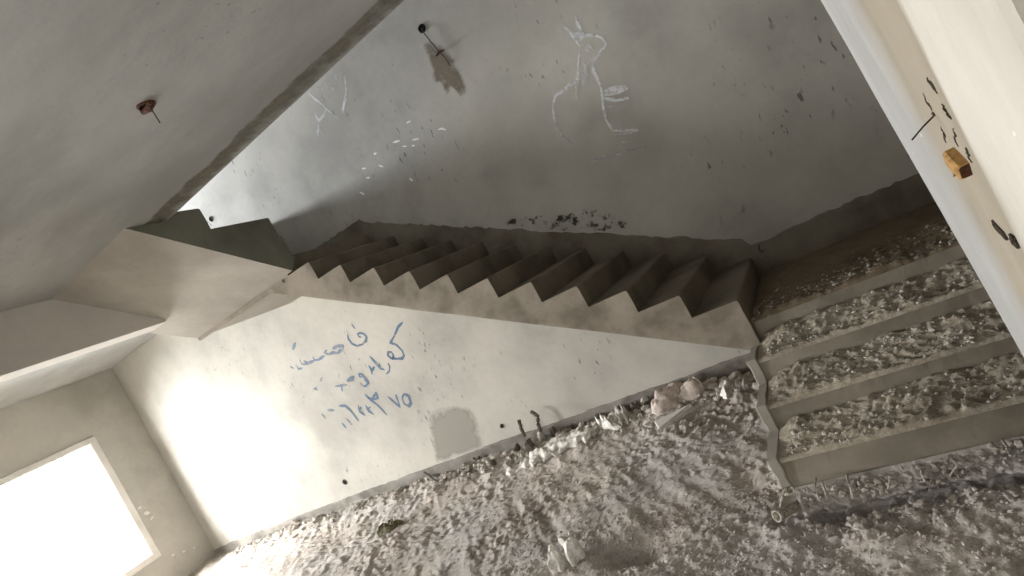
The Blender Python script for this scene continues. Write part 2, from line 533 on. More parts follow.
bar([(816, 478), (815, 486), (817, 496), (822, 504)], [-.02, -.10, -.12, -.10])
bar([(822, 482), (825, 490), (827, 499)], [-.02, -.09, -.10])
bar([(847, 474), (848, 481), (851, 490), (853, 498)], [-.02, -.10, -.12, -.11], .006)
bar([(889, 476), (890, 482), (888, 489)], [-.02, -.09, -.10], .005)
bar([(921, 468), (922, 474), (925, 482)], [-.03, -.1, -.11], .006)
bar([(952, 458), (957, 466), (950, 476)], [-.03, -.1, -.10], .005)
bar([(1002, 440), (1008, 447), (1010, 456)], [-.03, -.1, -.10], .006)
bar([(789, 486), (783, 494), (780, 508)], [.0, -.05, -.09], .0065)

# pipe end at the corner
pp = empty('pipe_stub', sight(778, 516, 1, -.14), 'short open pipe end lying at the foot of the zigzag stair edge', 'pipe')
a = Vector(sight(776.5, 516.5, 1, -.18)); b = Vector(sight(797, 506, 1, -.05))
d = (b - a).normalized(); u = d.cross(Vector((0, 0, 1))).normalized(); w_ = d.cross(u)
mt = MB(); n = 20; prof = [(0, .030), (0, .024), (.1, .024), (.25, .022), (.25, .026), (.02, .026), (.018, .031)]
vv = []; ff = []
for k in range(n):
    an = 2 * math.pi * k / n
    for (t, r) in prof: vv.append(a + d * t + (u * math.cos(an) + w_ * math.sin(an)) * r)
L_ = len(prof)
for k in range(n):
    for i in range(L_):
        ff.append((k * L_ + i, k * L_ + (i + 1) % L_, ((k + 1) % n) * L_ + (i + 1) % L_, ((k + 1) % n) * L_ + i))
mt.add(vv, ff); mt.build('pipe_wall', M['rebar'], pp, True)

# corner landing
box_obj('stair_landing', (X2 + .002, 3 * T1 + .2, Z4 - .2), (XR, YB, Z4), M['stepb'])
tag(bpy.data.objects['stair_landing'], 'dusty dark corner landing where the lower flight turns left', 'landing')

# long flight along the back wall
longf = empty('stair_flight', (-1.75, 1.5, 1.7), 'long flight of saw-toothed concrete steps climbing leftward along the back wall', 'stairs')
for k in range(1, 12):
    xk = X2 - (k - 1) * T2; zb = Z4 + (k - 1) * H2
    sp = step_prism([(xk, zb), (xk, zb + H2), (xk - T2, zb + H2)], Y2, YB - .002, 40, 20 + k, 'y', .008)
    face_mat(sp.build('step', M['tread'], longf), 1, -1, M['step'])  # outer side keeps the lit tone, risers and treads the shaded one
sl = H2 / T2
bx = X2 - (2.715 - (Z4 - .2143)) / sl
ring = [(X2, Z4), (X2, Z4 - .2143), (bx, 2.715), (bx, 2.80), (X2 - 11 * T2, Z4 + 11 * H2)]
ns = 24
# cut into lengths so the lower arris can be a little uneven
mw = MB(); secs = []
for i in range(ns + 1):
    t = i / ns; x = X2 + (X2 - 11 * T2 - .002 - X2) * t
    zb = Z4 - .2143 + (X2 - x) * sl; zt = Z4 + (X2 - x) * sl
    j = float(vnoise(x * 3, 1.5, 14)) * .012
    secs.append([(x, Y2 + .004, zt), (x, Y2, zb + .03), (x, Y2 + .002, zb + j), (x, YB - .002, zb), (x, YB - .002, zt)])
x = bx; secs.append([(x, Y2 + .004, 2.704), (x, Y2, 2.7035), (x, Y2 + .002, 2.703), (x, YB - .002, 2.703), (x, YB - .002, 2.704)])
mw.prism(secs)
mw.build('waist_slab', M['step'], longf)

# upper landing
box_obj('stair_landing', (-5.185, Y2 + .003, 2.705), (X2 - 11 * T2, YB, 2.887), M['slab'])
tag(bpy.data.objects['stair_landing.001'], 'upper concrete landing seen from below, left end of the long flight', 'landing')

lp2 = MB(); lp2.box((-5.185, .862, 2.672), (-3.62, .900, 2.7045))
lo = bpy.data.objects['stair_landing.001']
lp2.build('drip_edge', M['step'], lo)
face_mat(lo, 0, 1, M['tread'])  # landing riser painted in the same shaded tone

# short upper flight, coming back toward the camera up to the floor above
upf = empty('stair_flight', (-4.2, .3, 3.1), 'short upper flight seen from below, its smooth soffit meeting the ceiling at left', 'stairs')
nose = [(.962, 3.075), (.930, 3.277), (.300, 3.477)]
for i, (y, z) in enumerate(nose):
    yb = nose[i + 1][0] if i < 2 else YE
    step_prism([(y, z - .20), (y, z), (yb, z)], XB + .003, X3, 20, 50 + i, 'x', .006).build('step', M['bare_shaded'], upf)
mu = MB()
secs = []
for x, s in ((X3, [(.873, 2.722), (.80, 2.762), (-.38, ZC + .002)]), (XB, [(.873, 2.700), (.407, 2.932), (-.395, ZC + .002)])):
    secs.append([(x, y, z) for y, z in s] + [(x, YE - .004, ZC - .002), (x, YE + .002, 3.476), (x, .30, 3.276), (x, .93, 3.075), (x, .955, 2.884), (x, .985, 2.845)])
mu.prism(secs)
mu.prism([[(x, y, z) for y, z in ((.873, 2.700), (.412, 2.93), (.412, 3.05), (.87, 3.05))] for x in (XB, -5.185)])
face_mat(mu.build('waist_slab', M['slab'], upf), 0, 1, M['bare_shaded'])  # open side in the shaded tone, soffit in the lit one

# bare render strip left on the back wall above steps and landings
top = []
x = XR
while x > -5.0:
    if x > X2: z = Z4 + .27
    elif x > X2 - 11 * T2: z = max(Z4 + .29 if x > -.1 else 0, Z4 + H2 + (X2 - x) * sl + .16)
    else: z = 2.887 + .2
    z += .012 * float(vnoise(x * 6, .3, 40)) + .03 * float(vnoise(x * 21, .9, 41))
    top.append((x, z)); x -= .04
ms = MB(); V = []; Fc = []
for (x, z) in top:
    V += [(x, YB - .011, z - (.44 if x > -3.4 else .28)), (x, YB - .011, z - .012), (x, YB - .002, z), (x, YB + .01, z)]
for i in range(len(top) - 1):
    for j in range(3): Fc.append((i * 4 + j, i * 4 + j + 1, i * 4 + 5 + j, i * 4 + 4 + j))
ms.add(V, Fc); ms.build('trim_1', M['skirt'])['kind'] = S
# rough kicker along the foot of the back wall
V = []; Fc = []; xs = np.arange(XW, -.02, .04)
for x in xs:
    z = float(np.interp(x, [-9.57, -8.6, -6, -3.5, 0], [-.035, .02, .068, .092, .104])) + .02 * float(vnoise(x * 5, .3, 44)) + .012 * float(vnoise(x * 23, .3, 45))
    y = YB - .02 - .012 * float(vnoise(x * 9, .7, 46))
    V += [(x, y - .01, ZF - .1), (x, y, z - .012), (x, y + .012, z), (x, YB + .01, z + .004)]
for i in range(len(xs) - 1):
    for j in range(3): Fc.append((i * 4 + j, i * 4 + 4 + j, i * 4 + 5 + j, i * 4 + j + 1))
kb = MB(); kb.add(V, Fc); kb.build('baseboard_back', M['kick'])['kind'] = S

# ------------------------------------------------------------------ floor of loose dirt
def floor_h(x, y):
    amp = .025 + .004 * smooth((x + 3) / 3)
    patch = .35 + .95 * smooth((vnoise(x / .62 + 3, y / .5, 160) + .6 * vnoise(x / .23, y / .23, 161)) * 1.6 + .5)
    u, v = rot(x, y, .9)
    z = ZF - .005 + amp * patch * lumps(x, y, 100) + .022 * vnoise(u / .45, v / .10, 170) + .010 * vnoise(u / .16, v / .04, 171)
    bank = smooth((y - 1.45) / .6)
    z = z + bank * (.10 + .07 * vnoise(x / .21, y / .3, 120)) * (.35 + .65 * smooth((x + 9.4) / 2.5))
    z = z + .05 * vnoise(x / 1.1, y / .8, 133)
    pit = np.exp(-(((x + 1.02) / .22) ** 2 + ((y + .02) / .14) ** 2))        # hollow beside the pale lump
    gap = smooth((x - .03) / .05) * np.exp(-((y + .045) / .07) ** 2)            # gouged out under the bottom step
    return z - .11 * pit - .055 * gap


def grid(name, xs, ys, hf, mat, parent=None, sm=True):
    X, Y = np.meshgrid(xs, ys); Z = hf(X, Y)
    nx_, ny_ = len(xs), len(ys)
    V = np.stack([X.ravel(), Y.ravel(), Z.ravel()], 1)
    i = np.arange(nx_ - 1)[None, :] + np.arange(ny_ - 1)[:, None] * nx_
    Fq = np.stack([i, i + 1, i + nx_ + 1, i + nx_], -1).reshape(-1, 4)
    me = bpy.data.meshes.new(name)
    me.vertices.add(len(V)); me.vertices.foreach_set('co', V.astype(np.float32).ravel())
    me.loops.add(Fq.size); me.loops.foreach_set('vertex_index', Fq.astype(np.int32).ravel())
    me.polygons.add(len(Fq)); me.polygons.foreach_set('loop_start', np.arange(0, Fq.size, 4, dtype=np.int32))
    me.polygons.foreach_set('use_smooth', np.full(len(Fq), sm))
    me.update(); me.validate()
    me.materials.append(mat)
    o = bpy.data.objects.new(name, me); COL.objects.link(o)
    if parent: o.parent = parent; o.location = -parent.location
    return o


gx = [XW - .02]
while gx[-1] < XR:
    gx.append(gx[-1] + (.011 if gx[-1] > -2.2 else .011 + .012 * min(1, (-2.2 - gx[-1]) / 3)))
gy = np.concatenate([np.arange(YF, -1.6, .12), np.arange(-1.6, YB + .012, .0115)])
fl = grid('floor', np.array(gx), gy, floor_h, M['dirt']); fl['kind'] = S
box_obj('floor_far', (XR - .02, YF, ZF - .3), (1.82, -.24, ZF), M['dirt'])['kind'] = S


def crumbs(name, pos, size, mat, label, cat='rubble', parent=None):
    t = (1 + 5 ** .5) / 2
    iv = np.array([(-1, t, 0), (1, t, 0), (-1, -t, 0), (1, -t, 0), (0, -1, t), (0, 1, t), (0, -1, -t), (0, 1, -t), (t, 0, -1), (t, 0, 1), (-t, 0, -1), (-t, 0, 1)]) / 1.9
    ifc = np.array([(0, 11, 5), (0, 5, 1), (0, 1, 7), (0, 7, 10), (0, 10, 11), (1, 5, 9), (5, 11, 4), (11, 10, 2), (10, 7, 6), (7, 1, 8),
                    (3, 9, 4), (3, 4, 2), (3, 2, 6), (3, 6, 8), (3, 8, 9), (4, 9, 5), (2, 4, 11), (6, 2, 10), (8, 6, 7), (9, 8, 1)])
    n = len(pos); V = []; Fc = []
    for i in range(n):
        s = size[i] * rng.uniform(.6, 1.25, 3); s[2] *= .75
        a = rng.uniform(0, 6.28); R = np.array([[math.cos(a), -math.sin(a), 0], [math.sin(a), math.cos(a), 0], [0, 0, 1]])
        v = (iv * rng.uniform(.7, 1.25, (12, 1)) * s) @ R.T + pos[i]
        V.append(v); Fc.append(ifc + 12 * i)
    o = mesh(name, np.concatenate(V), np.concatenate(Fc), mat, parent)
    o['kind'] = 'stuff'
    return tag(o, label, cat)


n = 5200
px = np.where(rng.random(n) < .55, rng.uniform(-3.2, 1.4, n), rng.uniform(-9.3, -.2, n)); py = rng.uniform(-1.5, 2.1, n)
ok = ~((px > -.1) & (py > -.09)); px, py = px[ok], py[ok]
sz = .0045 + .010 * rng.random(len(px)) ** 3 + .013 * (rng.random(len(px)) < .03)
pz = floor_h(px, py) + sz * .15
crumbs('loose_rubble', np.stack([px, py, pz], 1), sz, M['stone'], 'small grey crumbs of mortar scattered across the dirt floor')
n = 2300
px = np.where(rng.random(n) < .5, rng.uniform(-8.9, -.1, n), rng.uniform(-4.2, -.1, n)); py = 2.15 - np.abs(rng.normal(0, .14, n)) - .02
sz = .010 + .040 * rng.random(n) ** 4
crumbs('loose_rubble', np.stack([px, py, floor_h(px, py) + sz * .3], 1), sz, M['stone'], 'bank of broken mortar piled along the foot of the back wall')
n = 9000
px = rng.uniform(-2.2, 1.42, n); py = -1.25 + 1.6 * rng.random(n) ** 1.2
ok = ~((px > -.1) & (py > -.09)); px, py = px[ok], py[ok]
sz = .005 + .011 * rng.random(len(px)) ** 3
crumbs('loose_rubble', np.stack([px, py, floor_h(px, py) + sz * .05], 1), sz, M['dirt'], 'gritty dirt crumbs in the foreground before the steps')
n = 700
px = rng.uniform(.0, 1.42, n); py = -.09 - np.abs(rng.normal(0, .06, n)); sz = .006 + .016 * rng.random(n) ** 2.5
qx = rng.uniform(.02, 1.44, 900); tz = rng.random(900); qs = .006 + .016 * rng.random(900) ** 3
qp = np.stack([qx, -.022 - .045 * np.sin(math.pi * np.minimum(1, tz * 1.15)), ZO - .012 - tz * .15], 1)
crumbs('loose_rubble', np.concatenate([np.stack([px, py, floor_h(px, py) + sz * .3], 1), qp]), np.concatenate([sz, qs]), M['stone'], 'crumbled concrete lying below the bottom step')

# dirt on the treads
names = ['first', 'second', 'third']
for k in range(1, 4):
    y0 = (k - 1) * T1; zt = ZO + k * H1

    def hf(X, Y, y0=y0, zt=zt, k=k):
        t = (Y - y0) / T1
        edge = smooth((X - .015) / .10)
        z = .004 + .055 * smooth((t - .15) / .85) ** 1.2 + .020 * lumps(X * 1.25, Y * 1.25 + k * 3.3, 200 + k) + .006
        z = z * (.35 + .65 * edge) - .03 * (1 - smooth(X / .03)) * 0
        z = z * (.12 + .88 * smooth(((Y - y0) + .012 + .03 * vnoise(X / .07, y0, 17)) / .05)) - .03 * smooth((-.006 - (Y - y0)) / .008)
        return zt + np.maximum(z, -.02)
    g = grid('tread_dirt', np.arange(.012, XR, .010), np.arange(y0 - .014, y0 + T1 - .002, .0095), hf, M['tdirt'])
    tag(g, 'crust of crumbly dirt covering the %s tread from the bottom' % names[k - 1], 'dirt', kind='stuff')
    m_ = 420
    qx = rng.uniform(.04, XR, m_); qy = rng.uniform(y0, y0 + T1 - .02, m_); s = .004 + .012 * rng.random(m_) ** 3
    qz = hf(qx, qy) + s * .25
    crumbs('tread_rubble', np.stack([qx, qy, qz], 1), s, M['stone'], 'gravelly crumbs lying on the %s tread from the bottom' % names[k - 1])


def hl(X, Y):
    y0 = 3 * T1
    z = .008 + .03 * lumps(X * 1.1, Y * 1.1, 300) * smooth(1.15 - (Y - y0) / .8) + .012 * smooth((Y - y0) / .9)
    return Z4 + np.maximum(z - .05 * smooth((y0 - Y) / .012), -.02)


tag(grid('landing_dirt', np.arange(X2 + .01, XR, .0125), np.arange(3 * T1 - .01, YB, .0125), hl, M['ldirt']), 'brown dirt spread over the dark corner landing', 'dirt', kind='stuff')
qx = rng.uniform(.05, XR, 420); qy = 3 * T1 + np.abs(rng.normal(0, .22, 420)); s = .004 + .012 * rng.random(420) ** 3
crumbs('tread_rubble', np.stack([qx, qy, hl(qx, qy) + s * .25], 1), s, M['stone'], 'gravel crumbs along the front edge of the corner landing')

# ------------------------------------------------------------------ litter along the back wall
def mound(name, spine, radii, heights, mat, label, cat, seed, rough=.3, parent=None, ridges=3.0, n=34, m=84, fold=.25, flat=False):
    """a crumpled thing lying on the floor: swept low profile with folds"""
    sp = np.array(spine, float); t = np.linspace(0, len(sp) - 1, m)
    C = np.stack([np.interp(t, range(len(sp)), sp[:, a]) for a in range(2)], 1)
    R = np.interp(t, range(len(sp)), radii); Hh = np.interp(t, range(len(sp)), heights)
    D = np.gradient(C, axis=0); D /= np.linalg.norm(D, axis=1)[:, None]; Nn = np.stack([-D[:, 1], D[:, 0]], 1)
    V = []; Fc = []
    endt = np.minimum(1, np.sin(np.linspace(0.02, math.pi - .02, m)) * 2.2)
    for i in range(m):
        wob = 1 + (.55 * float(vnoise(i * .13, 3.1, seed + 5)) + .45 * float(vnoise(i * .31, 9.1, seed + 6)) if flat else 0)
        for j in range(n):
            an = 2 * math.pi * j / n
            c, s = math.cos(an), math.sin(an)
            q = wob * (1 + .4 * float(vnoise(i * .3, an * 2.2, seed + 7))) if flat else 1 + rough * 2 * float(vnoise(i * .22, an * ridges / 2, seed)) + fold * float(vnoise(i * .16, an * ridges * 1.7, seed + 1))
            r = R[i] * endt[i] * q
            x, y = C[i] + Nn[i] * r * c
            base = float(floor_h(np.array(C[i][0]), np.array(C[i][1])))
            z = base - .012 + max(0, s) ** .8 * Hh[i] * endt[i] * (q + fold * float(vnoise(i * .3, j * .6, seed + 3)) * 1.5) - .015 * (s < 0)
            if flat:                                     # thin film: sharp folds running mostly lengthwise
                rdg = 1 - abs(2 * float(vnoise(i * .07 + c * .8, c * 3.5 + i * .03, seed + 8)))
                rd2 = 1 - abs(2 * float(vnoise(i * .2 - c * 1.5, c * 6 + i * .12, seed + 9)))
                z = base - .012 + max(0, s) ** .6 * Hh[i] * endt[i] * (.15 + .75 * rdg ** 2 + .35 * rd2 ** 2) * wob - .015 * (s < 0)
            V.append((x, min(y, YB - .03), z))
    for i in range(m - 1):
        for j in range(n):
            a = i * n + j; b = i * n + (j + 1) % n
            Fc.append((a, b, b + n, a + n))
    Fc.append(tuple(range(n))[::-1]); Fc.append(tuple((m - 1) * n + j for j in range(n)))
    mb = MB(); mb.add(V, Fc)
    o = mb.build(name, mat, parent, True)
    return tag(o, label, cat)


def fl3(px, py, dz=0.0):
    z = ZF + .05
    for _ in range(12):
        p = sight(px, py, 2, z + dz)
        if p[1] > 2.12: p = sight(px, py, 1, 2.12)
        z = .5 * z + .5 * (float(floor_h(np.array(p[0]), np.array(p[1]))))
    return p


def fl_(px, py): return fl3(px, py)[:2]


mound('plastic_sheet', [fl_(504, 474), fl_(525, 462), fl_(548, 451), fl_(575, 438), fl_(600, 426)], [.17, .13, .16, .18, .18], [.07, .06, .08, .09, .10], M['sheet'],
      'crumpled dirty white plastic sheet strung along the rubble at the wall foot', 'plastic sheet', 61, .35, fold=.5, flat=True)
mound('plastic_bag', [fl_(602, 431), fl_(616, 422), fl_(632, 413)], [.13, .18, .14], [.11, .13, .10], M['sheet'],
      'crumpled whitish plastic bag between the long sheet and the pinkish sack', 'plastic bag', 72, .35, fold=.5, flat=True)
mound('cement_sack', [fl_(650, 413), fl_(664, 406), fl_(682, 398), fl_(697, 392), fl_(705, 385)], [.10, .13, .13, .09, .05], [.09, .15, .15, .12, .12], M['sack'],
      'pinkish half-filled sack slumped on the rubble behind the flat board', 'sack', 81, .16, fold=.22)
mound('plastic_scrap', [fl_(716, 391), fl_(728, 389), fl_(742, 386), fl_(755, 384)], [.09, .12, .09, .06], [.07, .08, .05, .04], M['sheet'],
      'small white plastic scrap beside the zigzag edge of the stairs', 'plastic scrap', 92, .3, flat=True)
mound('rag', [fl_(380, 533), fl_(390, 528), fl_(404, 521)], [.06, .09, .07], [.05, .07, .05], M['rag'],
      'olive green rag on the bright floor below the phone number', 'rag', 95, .3, fold=.4)
# board
c4 = [fl3(px, py, dz) for (px, py), dz in (((654, 421.5), .075), ((690, 403.6), .075), ((695, 407.5), .035), ((659, 428), .035))]
mb = MB(); up = np.array([0, 0, .028]); ctr = sum(c4) / 4
b_in = [p + (ctr - p) * .03 for p in c4]
mb.prism([[p - up for p in c4], [p - up * .15 for p in c4], [p for p in b_in]])
tag(mb.build('board', M['board']), 'flat grey board lying tilted in front of the pinkish sack', 'board')


def lump(name, center, s, mat, label, cat, seed, rotz=0.0, group=None, sub=3, amp=.35):
    bm = bmesh.new(); bmesh.ops.create_icosphere(bm, subdivisions=sub, radius=1)
    for v in bm.verts:
        p = v.co.copy()
        q = 1 + amp * float(vnoise(p.x * 1.6 + seed, p.y * 1.6 + p.z * 1.3, seed)) * 2 + amp * .4 * float(vnoise(p.x * 5 + p.z * 3, p.y * 5 - p.z * 4, seed + 2))
        v.co = Vector((max(-.82, min(.82, p.x)) * s[0], max(-.8, min(.8, p.y)) * s[1], max(-.75, min(.75, p.z)) * s[2])) * q
    bmesh.ops.rotate(bm, verts=bm.verts, cent=(0, 0, 0), matrix=Matrix.Rotation(rotz, 3, 'Z'))
    me = bpy.data.meshes.new(name); bm.to_mesh(me); bm.free(); me.materials.append(mat)
    o = bpy.data.objects.new(name, me); o.location = center; COL.objects.link(o)
    return tag(o, label, cat, group)


c = fl3(573, 549, .075)
lump('cement_lump', c, (.06, .10, .135), M['chunk'], 'large pale cement lump standing in the dirt at bottom centre', 'cement lump', 5, .5)
c = fl3(556, 561, .06)
lump('cement_lump', c, (.05, .06, .10), M['chunk'], 'smaller pale cement lump left of the larger one at bottom centre', 'cement lump', 6, .2)
# clods of old mortar along the wall foot
spots = [(508, 466, .05, .06), (517, 450, .05, .07), (531, 446, .06, .10), (541, 437, .05, .08), (554, 431, .05, .09), (566, 426, .05, .07), (579, 420, .05, .06),
         (595, 413, .05, .05), (633, 400, .07, .08), (640, 394, .05, .07), (646, 399, .05, .06), (668, 387, .05, .06), (430, 477, .04, .04), (476, 459, .05, .05), (492, 463, .04, .04), (735, 376, .06, .05)]
for i, (a, b, s, h) in enumerate(spots):
    q = fl3(a, b, h * .5)
    z = float(floor_h(np.array(q[0]), np.array(q[1])))
    lump('mortar_clod', (q[0], min(q[1], YB - s - .03), z + h * .45), (s * 1.1, s * .8, h), M['clod' if i % 3 else 'stone'],
         'grey clod of old mortar lying in the rubble along the back wall', 'clod', 20 + i, i * .7, 'clods along the wall foot', 2, .5)
# small scraps of lath standing in the rubble
for i, (pts, lab) in enumerate(((((519, 420), (521, 428), (525, 437)), 'dark upright splinter in the rubble, left of the hooked one'),
                                (((531, 412), (538, 416), (538, 424), (541, 432)), 'dark hooked splinter standing up from the rubble against the wall'),
                                (((424, 472), (432, 478), (441, 484)), 'thin dark stick leaning in the rubble below the grey wall patch'))):
    m_ = MB(); yv = 2.1 if i < 2 else 2.02
    P_ = [sight(a, b, 1, yv - .02 * j) for j, (a, b) in enumerate(pts)]
    P_ = [Vector(p) for p in P_]; Q_ = []
    for p, q in zip(P_[:-1], P_[1:]):
        Q_ += [p.lerp(q, t_ / 4) + Vector((random.uniform(-.003, .003), 0, random.uniform(-.003, .003))) * (1 if i < 2 else .4) for t_ in range(4)]
    Q_.append(P_[-1]); r0 = .020 if i < 2 else .012
    m_.tube(Q_, [r0 * random.uniform(.92, 1.08) for _ in Q_], 7) if True else m_.tube(P_, [r0] + [r0 * 1.25] * (len(pts) - 2) + [r0 * .9], 6)
    tag(m_.build('splinter', M['clod']), lab, 'splinter')


# ------------------------------------------------------------------ marks and fittings on the back wall
def strokes(name, lines, width, mat, plane=(1, YB), off=.003, parent=None, seed=0):
    """brush or chalk lines lying on a wall"""
    mb = MB(); ax, val = plane
    for li, ln in enumerate(lines):
        wd = width
        if isinstance(ln, tuple): wd, ln = ln
        P = [Vector(sight(a, b, ax, val)) for a, b in ln]
        # densify
        D = []
        for a, b in zip(P[:-1], P[1:]):
            k = max(2, int((b - a).length / .02))
            for i in range(k): D.append(a.lerp(b, i / k))
        D.append(P[-1])
        nrm = Vector((0, -1, 0)) if ax == 1 else Vector((0, 0, -1))
        V = []; Fc = []
        for i, p in enumerate(D):
            d = (D[min(i + 2, len(D) - 1)] - D[max(i - 2, 0)])
            if d.length < 1e-6: d = Vector((1, 0, 0))
            s = nrm.cross(d.normalized())
            w_ = wd * .5 * (.75 + .6 * float(vnoise(i * .3, li * 3.3 + seed, 3))) * min(1, .45 + min(i, len(D) - 1 - i) * .3)
            o = nrm * (off + .0003 * li)
            V += [p + s * w_ + o, p - s * w_ + o]
        for i in range(len(D) - 1): Fc.append((2 * i, 2 * i + 1, 2 * i + 3, 2 * i + 2))
        mb.add(V, Fc)
    return mesh(name, mb.v, mb.f, mat, parent)


def cr(x0, y0, s, L): return [(x0 + a / s, y0 + b / s) for a, b in L]


A = lambda L: cr(280, 310, 8.867, L)
B = lambda L: cr(330, 310, 8.867, L)
G = lambda L: cr(310, 370, 8.227, L)
l1 = [A([(600, 210), (608, 255), (640, 298), (685, 318), (732, 304), (764, 270), (768, 235), (745, 210), (712, 203), (690, 213), (700, 236), (722, 240)]),
      (.05, A([(636, 122), (668, 168)]))]
l1b = [A([(470, 345), (505, 322), (565, 312), (560, 340), (515, 378), (470, 378), (430, 392), (398, 376), (420, 350)]),
       A([(400, 400), (345, 440), (310, 442), (292, 412)]), A([(310, 445), (255, 470), (212, 452)]), A([(250, 478), (195, 478), (178, 435)]),
       A([(205, 512), (165, 522), (148, 480)]), A([(118, 352), (130, 312), (140, 285)]), A([(92, 498), (125, 515)])]
l2 = [B([(648, 105), (605, 150), (575, 222), (537, 290), (590, 308), (640, 358), (658, 402), (640, 430), (590, 432), (545, 428), (515, 402), (518, 372), (545, 372), (565, 404), (552, 440)]),
      B([(515, 470), (530, 500), (528, 540), (500, 568)]), B([(350, 405), (398, 458), (450, 520), (486, 528)]), B([(436, 470), (448, 515)]),
      B([(345, 490), (368, 528), (376, 572)]), B([(398, 498), (372, 540)]),
      G([(440, 58), (412, 54), (406, 30), (432, 36), (462, 76), (480, 106), (462, 130), (438, 132)])]
l2b = [G([(366, 48), (330, 72), (308, 92), (352, 84), (366, 48)]), G([(310, 118), (255, 128), (208, 132)]), G([(262, 130), (268, 175)]), G([(70, 160), (35, 156), (62, 138)]), G([(105, 55), (88, 92)])]
l3 = [G([(640, 215), (690, 260), (742, 306), (722, 245), (706, 200)]),
      G([(775, 195), (758, 230), (775, 275), (815, 298), (832, 270), (815, 215), (775, 193)])]
l3b = [G([(450, 198), (500, 244), (562, 292), (636, 370)]), G([(468, 222), (512, 240), (548, 184)]), G([(540, 180), (558, 228), (522, 246)]),
       G([(458, 288), (488, 338), (526, 366)]), G([(502, 300), (478, 318)]), G([(398, 288), (412, 340), (456, 372)]), G([(425, 300), (410, 330)]),
       G([(238, 294), (290, 294), (340, 340), (402, 422)]), G([(305, 398), (350, 452)]), G([(265, 432), (302, 478)])]
l3c = [G([(100, 360), (132, 396)]), G([(145, 330), (208, 328)])]
def drawing(name, cat, lab, bold, faint, wb, wf, mb_, mf):
    first = bold[0][1] if isinstance(bold[0], tuple) else bold[0]
    root = empty(name, sight(*first[0], 1, YB), lab, cat)
    for i, q in enumerate(bold): strokes('stroke', [q], wb, mb_, parent=root, off=.003 + .0003 * i, seed=i)
    for i, q in enumerate(faint): strokes('stroke', [q], wf, mf, parent=root, off=.0062 + .0003 * i, seed=40 + i)['label'] = 'paler worn stroke'


drawing('handwriting', 'writing', 'top line of blue Arabic handwriting on the wall under the stairs', l1, l1b, .044, .046, M['blue'], M['blue2'])
drawing('handwriting', 'writing', 'middle line of blue Arabic handwriting, starting with the tallest stroke', l2, l2b, .044, .046, M['blue'], M['blue2'])
drawing('handwriting', 'writing', 'bottom line of blue handwriting, a phone number in Arabic numerals', l3 + l3b, l3c, .044, .046, M['blue'], M['blue2'])

K = lambda L: cr(530, 10, 3.84, L)
bird = [K([(183, 132), (200, 106), (220, 96), (248, 97), (275, 106), (293, 132), (268, 168), (236, 205)]),
        K([(190, 172), (184, 210), (187, 262), (140, 300), (97, 332), (88, 372), (96, 432)]),
        K([(236, 205), (256, 256), (275, 300), (281, 370), (292, 422), (316, 460)]), K([(316, 462), (360, 465), (416, 461)]),
        K([(137, 68), (165, 100), (192, 138)]), K([(175, 28), (188, 62), (207, 96)]), K([(150, 85), (190, 100)]), K([(165, 92), (205, 88)]), K([(170, 105), (215, 98)]),
        (.05, K([(285, 312), (330, 300), (378, 295)])), (.05, K([(285, 326), (340, 316), (376, 298)])), (.04, K([(282, 338), (330, 347), (380, 338)]))]
birdf = [K([(96, 432), (120, 480), (165, 512)]), K([(238, 572), (330, 555), (450, 522)]), K([(322, 474), (400, 470)]), K([(200, 196), (214, 218), (240, 190)]),
         K([(180, 268), (180, 352)]), (.06, K([(216, 226), (206, 292)])), K([(228, 160), (216, 148), (228, 136), (240, 148), (230, 160)]), K([(290, 376), (318, 368)]), K([(250, 585), (262, 560)]), K([(330, 520), (380, 500)])]
drawing('chalk_drawing', 'drawing', 'white chalk bird with a crest drawn on the dark upper wall', bird, birdf, .032, .034, M['chalk'], M['chalk2'])
C_ = lambda L: cr(290, 60, 7.2, L)
scr = [C_([(130, 235), (180, 280), (250, 335)]), C_([(395, 120), (405, 200), (400, 280), (375, 385)]), C_([(268, 345), (245, 395), (208, 440), (200, 545)]),
       C_([(178, 380), (195, 415), (210, 440)])]
scrf = [C_([(250, 335), (350, 430)]), C_([(210, 465), (255, 530)]), C_([(195, 190), (230, 200), (265, 150)]), C_([(270, 190), (310, 212), (350, 180), (345, 130)]), C_([(322, 70), (325, 140)]), C_([(150, 400), (180, 395)])]
drawing('chalk_scribble', 'drawing', 'faint chalk scribble on the bright upper wall beside the slab edge', scr, scrf, .032, .03, M['chalk'], M['chalk2'])
W_ = lambda L: cr(350, 110, 6.4, L)
fk = [W_([(275, 208), (320, 196)]), W_([(400, 192), (440, 184)]), W_([(362, 84), (388, 70)]), W_([(565, 126), (590, 118), (615, 128)]), W_([(152, 282), (172, 276)]), W_([(186, 354), (214, 364)]),
      W_([(78, 376), (102, 372)]), W_([(106, 434), (130, 432)]), W_([(64, 524), (94, 542)]), W_([(382, 438), (404, 452)]), W_([(338, 232), (366, 232)]), W_([(398, 228), (416, 228)])]
o = strokes('paint_flecks', [(.034, q) for q in fk], .034, M['white']); tag(o, 'cluster of white paint flecks on the upper wall left of centre', 'paint', kind='stuff')


